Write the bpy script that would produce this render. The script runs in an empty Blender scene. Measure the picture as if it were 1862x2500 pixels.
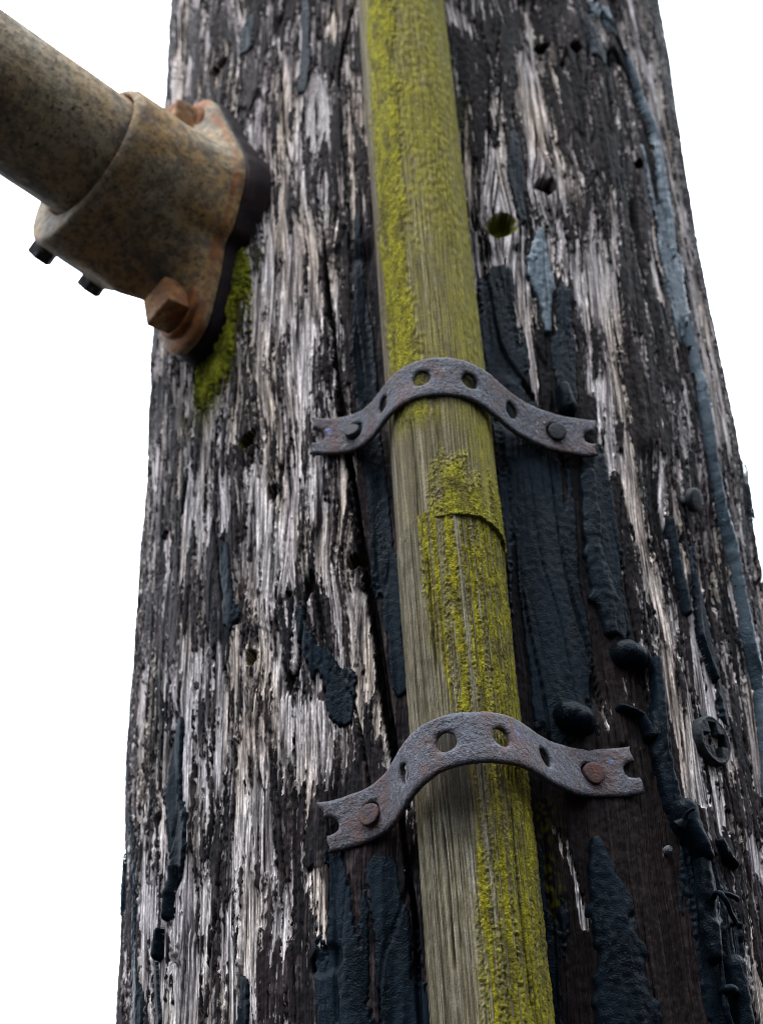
import bpy, math
import numpy as np
from mathutils import Matrix, Vector

# ------------------------------------------------------------------ camera
# The camera stands at the origin, a step in front of the pole, looking up at it.
IMW, IMH, FOC = 1862.0, 2500.0, 4500.0
KD = 1862.0 / 1652.0
_z = np.array([-232.0, 6420.0, -FOC]); _z /= np.linalg.norm(_z)
_f = np.array([0.0, 0.0, -1.0])
_y = _f - _f.dot(_z) * _z; _y /= np.linalg.norm(_y)
CAM = np.array([np.cross(_y, _z), _y, _z])          # camera space -> world
C = bpy.context.scene.collection
cd = bpy.data.cameras.new('camera')
cam = bpy.data.objects.new('camera', cd); C.objects.link(cam)
cam.matrix_world = Matrix([list(CAM[0]) + [0], list(CAM[1]) + [0], list(CAM[2]) + [0], [0, 0, 0, 1]])
cd.sensor_fit = 'VERTICAL'; cd.sensor_height = 36.0; cd.lens = FOC / IMH * 36.0
cd.clip_start = 0.02; cd.clip_end = 500
cd.dof.use_dof = True; cd.dof.focus_distance = 0.61; cd.dof.aperture_fstop = 17.0
bpy.context.scene.camera = cam
bpy.context.scene.cycles.use_denoising = True
bpy.context.scene.cycles.filter_width = 0.85
bpy.context.scene.cycles.denoising_prefilter = 'ACCURATE'

# ------------------------------------------------------------------ sky and sun (bright overcast)
SUN_EL, SUN_AZ = math.radians(66), math.radians(-140)     # azimuth from +Y towards +X: behind the camera, to the left
w = bpy.data.worlds.new('World'); bpy.context.scene.world = w; w.use_nodes = True
nt = w.node_tree; nt.nodes.clear()
def wn(t, **k):
    n = nt.nodes.new(t)
    for a, b in k.items(): setattr(n, a, b)
    return n
sky = wn('ShaderNodeTexSky', sky_type='NISHITA', sun_disc=False, sun_elevation=SUN_EL, sun_rotation=SUN_AZ)
tc = wn('ShaderNodeTexCoord'); sep = wn('ShaderNodeSeparateXYZ')
nt.links.new(tc.outputs['Generated'], sep.inputs[0])
cr = wn('ShaderNodeValToRGB')                              # overcast dome: dark ground, grey horizon, bright overhead
el = cr.color_ramp.elements
el[0].position = 0.0; el[0].color = (0.05, 0.05, 0.052, 1)
el[1].position = 1.0; el[1].color = (0.92, 0.97, 1.04, 1)
for p, c in ((0.48, (0.035, 0.036, 0.040, 1)), (0.53, (0.06, 0.065, 0.075, 1)), (0.61, (0.24, 0.26, 0.30, 1)), (0.67, (0.55, 0.585, 0.64, 1)), (0.74, (0.66, 0.73, 0.83, 1)), (0.82, (0.84, 0.92, 1.02, 1))):
    e = el.new(p); e.color = c
mp = wn('ShaderNodeMapRange'); mp.inputs[1].default_value = -1; mp.inputs[2].default_value = 1
nt.links.new(sep.outputs['Z'], mp.inputs[0]); nt.links.new(mp.outputs[0], cr.inputs[0])
cn = wn('ShaderNodeTexNoise'); cn.inputs['Scale'].default_value = 2.2; cn.inputs['Detail'].default_value = 3
nt.links.new(tc.outputs['Generated'], cn.inputs['Vector'])
cm = wn('ShaderNodeMapRange'); cm.inputs[1].default_value = .3; cm.inputs[2].default_value = .7; cm.inputs[3].default_value = 0.93; cm.inputs[4].default_value = 1.0
nt.links.new(cn.outputs['Fac'], cm.inputs[0])
sc_ = wn('ShaderNodeVectorMath', operation='SCALE'); sc_.inputs['Scale'].default_value = 42.0
dt = wn('ShaderNodeVectorMath', operation='DOT_PRODUCT'); dt.inputs[1].default_value = (-0.38, 0.52, 1.15)   # brighter overhead and beyond the pole
nt.links.new(tc.outputs['Generated'], dt.inputs[0])
dm = wn('ShaderNodeMapRange', interpolation_type='SMOOTHSTEP'); dm.inputs[1].default_value = 0.0; dm.inputs[2].default_value = 0.85; dm.inputs[3].default_value = 0.18; dm.inputs[4].default_value = 1.0
nt.links.new(dt.outputs['Value'], dm.inputs[0])
dv = wn('ShaderNodeVectorMath', operation='SCALE'); nt.links.new(cr.outputs['Color'], dv.inputs[0]); nt.links.new(dm.outputs[0], dv.inputs['Scale'])
nt.links.new(dv.outputs[0], sc_.inputs[0])
mx = wn('ShaderNodeMix', data_type='RGBA')
nt.links.new(cm.outputs[0], mx.inputs[0]); nt.links.new(sky.outputs[0], mx.inputs[6]); nt.links.new(sc_.outputs[0], mx.inputs[7])
bg = wn('ShaderNodeBackground'); bg.inputs['Strength'].default_value = 0.10
wo = wn('ShaderNodeOutputWorld')
nt.links.new(mx.outputs[2], bg.inputs['Color']); nt.links.new(bg.outputs[0], wo.inputs[0])
sl = bpy.data.lights.new('sun', 'SUN'); sl.energy = 1.5; sl.angle = math.radians(16); sl.color = (1.0, 0.97, 0.93)
so = bpy.data.objects.new('sun', sl); C.objects.link(so)
sd = Vector((math.sin(SUN_AZ) * math.cos(SUN_EL), math.cos(SUN_AZ) * math.cos(SUN_EL), math.sin(SUN_EL)))
so.rotation_euler = sd.to_track_quat('Z', 'Y').to_euler()
vs = bpy.context.scene.view_settings
vs.view_transform = 'Standard'; vs.look = 'None'; vs.gamma = 1; vs.use_curve_mapping = False; vs.exposure = 0.62

# ------------------------------------------------------------------ maths helpers
R = 0.14
PC = np.array([0.02909, 0.72196])                    # the pole's axis
def ray(px, py):                                     # px, py in the 1652 x 2218 view of the photograph
    v = CAM @ np.array([px * KD - IMW / 2, -(py * KD - IMH / 2), -FOC]); return v / np.linalg.norm(v)
def on_cyl(px, py, rr=R):                            # -> azimuth a about the pole (0 faces -Y), height z
    r = ray(px, py)
    a = r[0]**2 + r[1]**2; b = -2 * (r[0] * PC[0] + r[1] * PC[1]); c = PC @ PC - rr * rr
    d = b * b - 4 * a * c
    t = (-b - math.sqrt(d)) / 2 / a if d > 0 else -b / 2 / a
    p = r * t; dx, dy = p[0] - PC[0], p[1] - PC[1]
    return math.atan2(dx, -dy), p[2], p
def sz(px, py, rr=R):
    a, z, _ = on_cyl(px, py, rr); return (a * R, z)
def cylpt(a, z, r):
    return np.stack([PC[0] + r * np.sin(a), PC[1] - r * np.cos(a), z + 0 * a], -1)
def lin(r, g, b):
    f = lambda c: (c / 255 / 12.92) if c <= 10 else ((c / 255 + .055) / 1.055) ** 2.4
    return np.array([f(r), f(g), f(b)])
_rng = np.random.RandomState(7)
_G = _rng.rand(512, 512) * 2 * np.pi
_GX = np.cos(_G).astype(np.float32); _GY = np.sin(_G).astype(np.float32)
def pn(x, y, seed=0):                                # gradient noise, about -1..1
    x = np.asarray(x, np.float32) + seed * 37.31; y = np.asarray(y, np.float32) + seed * 91.17
    xi = np.floor(x).astype(np.int32); yi = np.floor(y).astype(np.int32)
    xf = x - xi; yf = y - yi
    u = xf * xf * xf * (xf * (xf * 6 - 15) + 10); v = yf * yf * yf * (yf * (yf * 6 - 15) + 10)
    def g(ix, iy, fx, fy):
        k = (ix & 511, iy & 511); return _GX[k] * fx + _GY[k] * fy
    a = g(xi, yi, xf, yf); b = g(xi + 1, yi, xf - 1, yf)
    c = g(xi, yi + 1, xf, yf - 1); d = g(xi + 1, yi + 1, xf - 1, yf - 1)
    p = a + u * (b - a); q = c + u * (d - c)
    return (p + v * (q - p)) * 1.5
def fbm(x, y, o=4, seed=0, gain=.5):
    t = 0; amp = 1
    for i in range(o):
        t = t + amp * pn(x * 2**i, y * 2**i, seed + i * 3); amp *= gain
    return t
def sm(a, b, x):
    t = np.clip((x - a) / (b - a), 0, 1); return t * t * (3 - 2 * t)
def mixc(a, b, t): return a * (1 - t[..., None]) + b * t[..., None]

def thing(name, label, cat, loc=(0, 0, 0), group=None):
    o = bpy.data.objects.new(name, None); C.objects.link(o); o.location = loc
    o.empty_display_size = .02; o['label'] = label; o['category'] = cat
    if group: o['group'] = group
    bpy.context.view_layer.update(); return o
def link(name, me, mat, parent=None, smooth=True, label=None):
    o = bpy.data.objects.new(name, me); C.objects.link(o)
    if mat: me.materials.append(mat)
    if smooth: me.polygons.foreach_set('use_smooth', [True] * len(me.polygons))
    if parent:
        o.parent = parent; root = parent
        M = Matrix.Identity(4); q = parent
        while q: M = Matrix.Translation(q.location) @ M; q = q.parent
        o.location = (0, 0, 0); me.transform(M.inverted())
    if label: o['label'] = label
    return o
def raw(co, quads, attrs=None):
    me = bpy.data.meshes.new('m')
    co = np.ascontiguousarray(co, np.float32).reshape(-1, 3); quads = np.ascontiguousarray(quads, np.int32)
    n = quads.shape[1]
    me.vertices.add(len(co)); me.vertices.foreach_set('co', co.ravel())
    me.loops.add(quads.size); me.loops.foreach_set('vertex_index', quads.ravel())
    me.polygons.add(len(quads)); me.polygons.foreach_set('loop_start', np.arange(0, quads.size, n, dtype=np.int32))
    me.polygons.foreach_set('loop_total', np.full(len(quads), n, np.int32))
    for k, v in (attrs or {}).items():
        v = np.ascontiguousarray(v, np.float32)
        if v.shape[-1] == 3 and v.ndim > 1 and k == 'grain':
            at = me.attributes.new(k, 'FLOAT_VECTOR', 'POINT'); at.data.foreach_set('vector', v.reshape(-1))
        elif k.startswith('col'):
            v = np.concatenate([v.reshape(-1, 3), np.ones((v.size // 3, 1), np.float32)], 1)
            at = me.attributes.new(k, 'FLOAT_COLOR', 'POINT'); at.data.foreach_set('color', v.reshape(-1))
        else:
            at = me.attributes.new(k, 'FLOAT', 'POINT'); at.data.foreach_set('value', v.reshape(-1))
    me.update(calc_edges=True); return me
def gquads(n, m, wrap=False, flip=False):            # n rows, m columns
    i = np.arange(n - 1)[:, None]; j = np.arange(m if wrap else m - 1)[None, :]
    j2 = (j + 1) % m
    q = np.stack([i * m + j, i * m + j2, (i + 1) * m + j2, (i + 1) * m + j], -1).reshape(-1, 4)
    return q[:, ::-1] if flip else q
def used_only(co, q, attrs):                         # drop vertices no face uses
    u = np.unique(q); mp_ = np.full(len(co), -1, np.int64); mp_[u] = np.arange(len(u))
    return co[u], mp_[q], {k: v[u] for k, v in attrs.items()}

# ------------------------------------------------------------------ materials
class Mat:
    def __init__(s, name):
        s.m = bpy.data.materials.new(name); s.m.use_nodes = True; s.t = s.m.node_tree
        s.b = s.t.nodes['Principled BSDF']; s.o = s.t.nodes['Material Output']
    def n(s, t, ins=None, **k):
        x = s.t.nodes.new(t)
        for a, b in k.items(): setattr(x, a, b)
        for a, b in (ins or {}).items():
            if hasattr(b, 'is_output') or isinstance(b, bpy.types.NodeSocket): s.t.links.new(b, x.inputs[a])
            else: x.inputs[a].default_value = b
        return x
    def set(s, k, v):
        if isinstance(v, bpy.types.NodeSocket): s.t.links.new(v, s.b.inputs[k])
        else: s.b.inputs[k].default_value = v
    def attr(s, nm, out): return s.n('ShaderNodeAttribute', attribute_name=nm).outputs[out]
    def noise(s, vec, scale, detail=4, rough=.6, sx=None):
        if sx is not None: vec = s.n('ShaderNodeVectorMath', {0: vec, 1: sx}, operation='MULTIPLY').outputs[0]
        return s.n('ShaderNodeTexNoise', {'Vector': vec, 'Scale': scale, 'Detail': detail, 'Roughness': rough}).outputs['Fac']
    def rng(s, v, a, b, c, d): return s.n('ShaderNodeMapRange', {0: v, 1: a, 2: b, 3: c, 4: d}).outputs[0]
    def mul(s, a, b): return s.n('ShaderNodeMath', {0: a, 1: b}, operation='MULTIPLY').outputs[0]
    def add(s, a, b): return s.n('ShaderNodeMath', {0: a, 1: b}, operation='ADD').outputs[0]
    def mix(s, f, a, b, mode='MIX'):
        x = s.n('ShaderNodeMix', {0: f, 6: a, 7: b}, data_type='RGBA', blend_type=mode); return x.outputs[2]
    def bump(s, h, dist, st=1.0, nrm=None):
        x = s.n('ShaderNodeBump', {'Height': h, 'Distance': dist, 'Strength': st})
        if nrm: s.t.links.new(nrm, x.inputs['Normal'])
        return x.outputs[0]

def mat_pole():
    m = Mat('weathered_creosoted_wood')
    cp = m.attr('colp', 'Color'); cq = m.attr('colq', 'Color'); fd = m.attr('field', 'Fac'); gr = m.attr('grain', 'Vector'); ro = m.attr('rough', 'Fac')
    f1 = m.noise(gr, 1300, 3, .7, (1, .022, 0))        # fine fibres along the grain
    f2 = m.noise(gr, 1500, 2, .6, (1, .35, 0))
    f3 = m.noise(gr, 2600, 2, .6, (1, .02, 0))
    f4 = m.noise(gr, 620, 4, .7, (1, .075, 0))
    t = m.add(fd, m.add(m.rng(f4, .3, .7, -.52, .52), m.add(m.rng(f1, .35, .65, -.26, .26), m.rng(f2, .35, .65, -.13, .13))))
    t = m.rng(t, -.045, .045, 0, 1)
    kp = m.mul(m.mul(m.rng(f1, .40, .56, .30, 1.36), m.rng(f2, .35, .65, .72, 1.25)), m.rng(f3, .42, .56, .45, 1.32))
    kq = m.mul(m.rng(f1, .40, .66, .30, 1.15), m.rng(f3, .38, .62, .5, 1.2))
    P = m.n('ShaderNodeVectorMath', {0: cp, 'Scale': kp}, operation='SCALE').outputs[0]
    Q = m.n('ShaderNodeVectorMath', {0: cq, 'Scale': kq}, operation='SCALE').outputs[0]
    m.set('Base Color', m.mix(t, P, Q)); m.set('Roughness', ro)
    m.set('Specular IOR Level', .05)
    m.set('Normal', m.bump(f1, .0011, .9, m.bump(m.add(f2, m.mul(t, 1.2)), .0005, .7)))
    return m.m
def mat_tar(sheen=False):
    m = Mat('glossy_blue_tar' if sheen else 'dried_creosote_tar')
    P = m.n('ShaderNodeNewGeometry').outputs['Position']
    a = m.noise(P, 420, 4, .65, (1, 1, .22)); b = m.noise(P, 1500, 2, .5); c = m.noise(P, 70, 4, .65, (1, 1, .35))
    base = m.mix(m.rng(c, .4, .65, 0, 1), (.0016, .0026, .0042, 1) if not sheen else (.008, .012, .017, 1), (.0040, .0080, .0135, 1) if not sheen else (.014, .021, .029, 1))
    base = m.mix(m.rng(b, .68, .73, 0, .5), base, (.07, .08, .09, 1))  # gloss specks painted as pale dots in the base colour
    m.set('Base Color', base)
    m.set('Roughness', m.rng(c, .35, .65, .24, .60)); m.set('Specular IOR Level', .055 if not sheen else .42)
    m.set('Specular Tint', (.55, .80, 1.0, 1))
    m.set('Normal', m.bump(a, .0004, .35, m.bump(b, .0004, .7)))
    return m.m
def mat_lichen_wood():
    m = Mat('lichened_wood')
    col = m.attr('col', 'Color'); gr = m.attr('grain', 'Vector'); gn = m.attr('green', 'Fac')
    P = m.n('ShaderNodeNewGeometry').outputs['Position']
    f1 = m.noise(gr, 1100, 3, .7, (1, .03, 0)); g = m.noise(P, 1300, 3, .7); g2 = m.noise(P, 420, 3, .6)
    f5 = m.noise(gr, 1500, 3, .75, (1, .028, 0)); f6 = m.noise(P, 1500, 2, .6)
    kw = m.mul(m.mul(m.rng(f1, .40, .60, .60, 1.25), m.rng(f5, .585, .625, 1, .16)), m.rng(f6, .35, .65, .72, 1.25)); kg = m.mul(m.rng(g, .36, .64, .40, 1.45), m.rng(g2, .35, .65, .60, 1.3))
    k = m.add(m.mul(kw, m.rng(gn, 0, 1, 1, .15)), m.mul(kg, m.rng(gn, 0, 1, 0, .85)))
    m.set('Base Color', m.n('ShaderNodeVectorMath', {0: col, 'Scale': k}, operation='SCALE').outputs[0])
    m.set('Roughness', .9); m.set('Specular IOR Level', .2)
    nb = m.bump(f1, .0006, .6)
    x = m.n('ShaderNodeBump', {'Height': m.mul(g, gn), 'Distance': .0014, 'Strength': .9}); m.t.links.new(nb, x.inputs['Normal'])
    m.set('Normal', x.outputs[0]); return m.m
def mat_strap():
    m = Mat('rusted_band_steel')
    P = m.n('ShaderNodeNewGeometry').outputs['Position']
    a = m.noise(P, 160, 5, .65); b = m.noise(P, 480, 4, .75); c = m.noise(P, 1100, 2, .6); d = m.noise(P, 70, 3, .6, (1.3, 1, .8)); e = m.noise(P, 330, 2, .5, (1, 1.2, 1))
    col = m.mix(m.rng(a, .38, .62, 0, 1), (.052, .060, .080, 1), (.050, .034, .036, 1))
    col = m.mix(m.rng(b, .42, .68, 0, .8), col, (.160, .168, .205, 1))
    col = m.mix(m.rng(c, .54, .62, 0, .8), col, (.022, .015, .018, 1))
    col = m.mix(m.rng(d, .50, .62, 0, .75), col, (.085, .040, .034, 1))
    col = m.mix(m.rng(e, .70, .74, 0, .7), col, (.26, .21, .14, 1))
    col = m.mix(m.mul(m.rng(d, .60, .66, 0, 1), m.rng(e, .58, .64, 0, .6)), col, (.05, .17, .42, 1))
    m.set('Base Color', col); m.set('Roughness', m.rng(b, .3, .7, .55, .85)); m.set('Metallic', .15)
    m.set('Specular IOR Level', .5)
    m.set('Normal', m.bump(b, .0016, .9, m.bump(c, .0005, .6, m.bump(a, .0022, .6))))
    return m.m
def mat_nail(name, c1, c2):
    m = Mat(name)
    P = m.n('ShaderNodeNewGeometry').outputs['Position']
    a = m.noise(P, 170, 4, .6); b = m.noise(P, 900, 3, .6)
    m.set('Base Color', m.mix(m.rng(b, .45, .65, 0, .5), m.mix(m.rng(a, .42, .58, 0, 1), c1, c2), (.02, .015, .018, 1)))
    m.set('Roughness', m.rng(a, .3, .7, .5, .75)); m.set('Metallic', .1)
    m.set('Specular IOR Level', .2)
    m.set('Normal', m.bump(b, .0006, .7)); return m.m
def mat_iron(name, pale, tan, dark, rustw):          # painted, rusting casting; 'rust' attribute adds rust where the paint went
    m = Mat(name)
    P = m.n('ShaderNodeNewGeometry').outputs['Position']
    a = m.noise(P, 26, 4, .6); b = m.noise(P, 230, 4, .75); c = m.noise(P, 420, 3, .65); d = m.noise(P, 45, 4, .6)
    rust = m.attr('rust', 'Fac')
    col = m.mix(m.rng(a, .38, .62, 0, 1), pale, tan)
    col = m.mix(m.rng(b, .44, .58, 0, .7), col, dark)
    col = m.mix(m.rng(c, .40, .34, 0, .5), col, (.30, .27, .21, 1))
    col = m.mix(m.rng(c, .58, .66, 0, .85), col, (.025, .022, .022, 1))
    col = m.mix(m.rng(d, .55, .68, 0, .75), col, (.060, .060, .060, 1))
    rr = m.rng(m.add(rust, m.rng(d, .2, .8, -.35, .35)), .38, .62, 0, 1)
    rc = m.mix(m.rng(b, .35, .65, 0, 1), (.27, .095, .020, 1), (.11, .040, .016, 1))
    col = m.mix(rr, col, rc)
    col = m.mix(m.rng(rust, 1.2, 1.8, 0, 1), col, m.mix(m.rng(b, .4, .6, 0, 1), (.012, .007, .010, 1), (.030, .013, .010, 1)))
    m.set('Base Color', col); m.set('Roughness', .78); m.set('Specular IOR Level', .3)
    m.set('Normal', m.bump(b, .0012, .5, m.bump(c, .0005, .5))); return m.m
def mat_moss():
    m = Mat('moss')
    P = m.n('ShaderNodeNewGeometry').outputs['Position']
    a = m.noise(P, 120, 4, .6); b = m.noise(P, 900, 3, .7)
    col = m.mix(m.rng(a, .35, .65, 0, 1), (.07, .075, .006, 1), (.27, .27, .014, 1))
    col = m.mix(m.rng(b, .4, .65, .0, .7), col, (.035, .042, .006, 1))
    m.set('Base Color', col); m.set('Roughness', .95); m.set('Specular IOR Level', .1)
    m.set('Normal', m.bump(b, .002, .9)); return m.m
M_SHINE = mat_tar(True)
M_POLE, M_TAR, M_LW, M_STRAP, M_MOSS = mat_pole(), mat_tar(), mat_lichen_wood(), mat_strap(), mat_moss()
M_NAIL = mat_nail('brown_rusted_nail', (.105, .038, .026, 1), (.045, .036, .040, 1))
M_NAILD = mat_nail('tarred_nail', (.022, .024, .028, 1), (.04, .045, .052, 1))
M_PAD = mat_nail('dark_rusted_pad', (.020, .010, .010, 1), (.010, .008, .012, 1)); M_PAD.node_tree.nodes['Principled BSDF'].inputs['Specular IOR Level'].default_value = .08
M_PIPE = mat_iron('galvanised_pipe', (.33, .28, .20, 1), (.33, .225, .11, 1), (.10, .074, .048, 1), 0)
M_CAST = mat_iron('cast_iron_bracket', (.28, .235, .165, 1), (.33, .195, .070, 1), (.065, .052, .040, 1), 1)

# ------------------------------------------------------------------ the pole
NA = 1150
af = np.linspace(math.radians(-108), math.radians(108), NA)
NB = 60
ab = np.linspace(math.radians(108), math.radians(252), NB + 2)[1:-1]
zf = [0.165]
while zf[-1] < 0.98: zf.append(zf[-1] + 0.00042 + 0.00045 * (zf[-1] - .165))
zf = np.array(zf); NZ = len(zf)
A, Z = np.meshgrid(af, zf); A = A.astype(np.float32); Z = Z.astype(np.float32)
S = A * R

def stroke(pts, wid, rr=R, wob=0.0, wf=60, seed=0, S_=None, Z_=None):
    """1 on the centre line of a pixel polyline, 0 at its width, negative beyond (in metres on the surface)."""
    S_ = S if S_ is None else S_; Z_ = Z if Z_ is None else Z_
    P = np.array([sz(x, y, rr) for x, y in pts]); wid = np.atleast_1d(np.array(wid, float))
    if len(wid) == 1: wid = np.repeat(wid, len(pts))
    best = np.full(S_.shape, 9.0, np.float32)
    mrg = wid.max() * 3.2
    zi = np.where((zf > P[:, 1].min() - mrg) & (zf < P[:, 1].max() + mrg))[0]
    ci = np.where((af * R > P[:, 0].min() - mrg) & (af * R < P[:, 0].max() + mrg))[0]
    if S_ is S:
        if len(zi) < 2 or len(ci) < 2: return 1 - best
        sl_ = (slice(zi[0], zi[-1] + 1), slice(ci[0], ci[-1] + 1))
    else: sl_ = (slice(None), slice(None))
    s = S_[sl_]; z = Z_[sl_]; bb = best[sl_]
    if wob: s = s + wob * pn(s * wf, z * wf * .35, seed + 40)
    if len(P) == 1: P = np.vstack([P, P + 1e-5]); wid = np.repeat(wid, 2)
    for i in range(len(P) - 1):
        p, q = P[i], P[i + 1]; d = q - p; L2 = d @ d
        t = np.clip(((s - p[0]) * d[0] + (z - p[1]) * d[1]) / L2, 0, 1)
        ww = wid[i] + (wid[i + 1] - wid[i]) * t
        dd = np.hypot(s - p[0] - t * d[0], z - p[1] - t * d[1]) / ww
        bb = np.minimum(bb, dd)
    best[sl_] = bb
    return 1 - best
def soft(pts, wid, **k):
    return np.exp(-np.clip(1 - stroke(pts, wid, **k), 0, 9)**2 * 1.2)

# grain: fibres wander and part around knots
w1 = pn(S * 9, Z * 2.6, 1); w2 = pn(S * 34, Z * 9, 2); w3 = pn(S * 95, Z * 30, 3)
SG = S + .0075 * w1 + .0022 * w2 + .0007 * w3
KN = [(545, 958, .006), (480, 150, .009), (700, 400, .010), (1085, 490, .007), (1185, 400, .006), (1250, 100, .007), (1465, 1160, .008),
      (548, 1425, .006), (765, 1215, .006), (625, 1293, .004), (1065, 40, .008), (335, 1560, .005), (1240, 420, .006), (680, 250, .006), (960, 60, .006)]
for x, y, r in KN:
    s0, z0 = sz(x, y)
    ds = S - s0; dz = Z - z0
    SG = SG - np.sign(ds) * r * .75 * np.exp(-(np.abs(ds) / (r * 1.6))) * np.exp(-(dz / (r * 3.2))**2)
SG = SG.astype(np.float32)

fib = pn(SG * 520, Z * 16, 5); fib2 = pn(SG * 1000, Z * 30, 6); fib3 = pn(SG * 230, Z * 8, 7)
ridge = fbm(SG * 75, Z * 5, 2, 8)
patch = .40 * fbm(SG * 80, Z * 10, 2, 11) + .62 * pn(SG * 200, Z * 20, 17) + .62 * pn(SG * 430, Z * 36, 19) + .36 * pn(SG * 900, Z * 80, 23) + .24 * pn(S * 520, Z * 330, 29)
big = pn(S * 22, Z * 5, 31)

# where the creosote has bled away (pale) and where it stays (dark): positive = darker
B = np.zeros_like(S) + .08 + .18 * big
for pts, wd, amt in [
    ([(1210, 860), (1230, 1100), (1250, 1500), (1300, 2218)], .042, 1.0),
    ([(1120, 900), (1160, 1500), (1210, 2218)], .022, .55),
    ([(1060, 100), (1110, 800)], .026, .10),
    ([(1380, 1750), (1430, 2218)], .030, .55),
    ([(800, 1850), (840, 2218)], .026, 1.25),
    ([(700, 1300), (740, 1560), (760, 1700)], .013, .45),
    ([(790, 560), (830, 1200), (865, 1600)], .010, .9),
    ([(480, 1180), (500, 1370)], .009, .75),
    ([(385, 1100), (380, 1400)], .006, .55),
    ([(1330, 300), (1400, 800)], .015, .15),
    ([(1180, 0), (1260, 300)], .02, .35),
    ([(1590, 1700), (1640, 2218)], .012, .2),
    ([(560, 200), (600, 20)], .02, .2),
    ([(460, 1560), (470, 2218)], .008, .28),
    ([(330, 1200), (290, 2218)], .007, .25),
    ([(520, 1900), (700, 2218)], .012, .2),
    # pale
    ([(1135, 110), (1150, 260), (1175, 420)], .0042, -1.5),
    ([(1110, 560), (1150, 780), (1170, 880)], .0035, -1.5),
    ([(1070, 330), (1090, 560)], .0040, -.7),
    ([(960, 20), (1000, 60)], .005, -.9),
    ([(1300, 850), (1330, 1000)], .010, -1.2),
    ([(1345, 1020), (1395, 1200), (1440, 1500), (1490, 1680)], .0075, -1.0),
    ([(1290, 600), (1310, 850)], .010, -.7),
    ([(1440, 1000), (1500, 1300), (1560, 1600)], .008, -.55),
    ([(1480, 1700), (1560, 1760), (1640, 1850)], .007, -.8),
    ([(1400, 150), (1480, 520), (1560, 950)], .012, -.6),
    ([(1200, 1800), (1240, 1900), (1262, 2010)], .0030, -1.9),
    ([(1300, 1560), (1330, 1650)], .010, -.75),
    ([(1200, 1000), (1225, 1100)], .0015, -1.6),
    ([(640, 850), (650, 1150)], .030, -.33),
    ([(560, 1550), (560, 1950)], .030, -.36),
    ([(700, 1560), (700, 1640)], .012, -.7),
    ([(775, 1300), (850, 1640)], .006, -.9),
    ([(390, 1600), (350, 2218)], .008, -.55),
    ([(320, 1450), (310, 1700)], .006, -.45),
    ([(440, 850), (430, 1150)], .020, -.5), ([(430, 1450), (420, 1850), (440, 2218)], .030, -.25), ([(330, 900), (318, 1500), (290, 2218)], .010, -.35), ([(560, 1900), (600, 2218)], .022, -.25), ([(520, 1150), (560, 1400)], .022, -.2),
    ([(1480, 1700), (1560, 1950), (1640, 2218)], .006, -.7), ([(1150, 0), (1240, 400), (1300, 700)], .010, -.35), ([(1620, 1450), (1650, 1700)], .006, -.6),
    ([(620, 100), (640, 700)], .030, -.28),
    ([(400, 0), (380, 200)], .016, -.7),
    ([(690, 1900), (695, 2060)], .005, -.8),
    ([(620, 700), (600, 560)], .02, -.3),
    ([(1420, 1900), (1580, 2218)], .003, .3),
]:
    B = B + amt * soft(pts, wd)
Dk = sm(-.06, .07, patch + B)                      # 1 = dark creosoted skin
Dd = sm(.35, .75, patch + B)

# cracks and checks
crk = np.zeros_like(S)
def crack(pts, wd, depth, wob=.0012, seed=0):
    global crk
    f = np.clip(stroke(pts, wd, wob=wob, wf=70, seed=seed), 0, 1)
    crk = np.maximum(crk, .6 * depth * sm(0, 1, f))
crack([(594, -20), (603, 110), (612, 240), (622, 330), (645, 430)], [.0008, .0009, .0010, .0008, .0004], .004, seed=1)
crack([(690, 430), (708, 560), (716, 690), (728, 800), (744, 900)], [.0004, .0012, .0014, .0016, .0018], .010, seed=2)
crack([(744, 900), (765, 1060), (786, 1200), (803, 1320), (824, 1440), (840, 1560), (856, 1660)], [.0022, .0015, .0020, .0026, .0028, .0028, .0022], .013, wob=.0006, seed=3)
crack([(856, 1660), (880, 1850), (898, 2020), (916, 2230)], [.0018, .0012, .0012, .0014], .012, seed=4)
crack([(745, 960), (760, 1100), (782, 1240), (806, 1290)], [.0004, .0011, .0010, .0004], .006, seed=5)
crack([(758, 1500), (785, 1620), (800, 1720)], [.0004, .0009, .0009], .006, seed=6)
crack([(600, 1500), (604, 1700), (630, 2000), (640, 2218)], [.0002, .0007, .0008, .0004], .004, seed=7)
crack([(548, 1440), (552, 1700), (560, 1900)], [.0004, .0005, .0002], .003, seed=8)
crack([(470, 1130), (490, 1300)], [.0008, .0012], .005, seed=9)
crack([(1095, 560), (1120, 760)], [.0006, .0010], .005, seed=10)
crack([(1175, 380), (1210, 520)], [.0005, .0010], .004, seed=11)
crack([(1340, 1060), (1385, 1240), (1420, 1500), (1440, 1750)], [.0005, .0009, .0009, .0006], .004, seed=12)
crack([(715, 1850), (735, 2050), (740, 2218)], [.0006, .0009, .0009], .005, seed=13)
crack([(668, 1190), (700, 1350), (720, 1460)], [.0004, .0008, .0003], .004, seed=14)
crack([(1560, 1650), (1620, 1900), (1652, 2020)], [.0004, .0009, .0009], .004, seed=15)
for sd_, fr, zf_, th, dp in ((61, 46, 4.5, .028, .0030), (62, 95, 8, .040, .0018), (63, 170, 14, .060, .0011)):
    n_ = np.abs(pn(SG * fr, Z * zf_, sd_)); g_ = sm(.0, .35, pn(S * 30, Z * 9, sd_ + 5))
    crk = np.maximum(crk, dp * (1 - sm(th * .4, th * 1.3, n_)) * g_)
hole = np.zeros_like(S); mossh = np.zeros_like(S)
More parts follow.
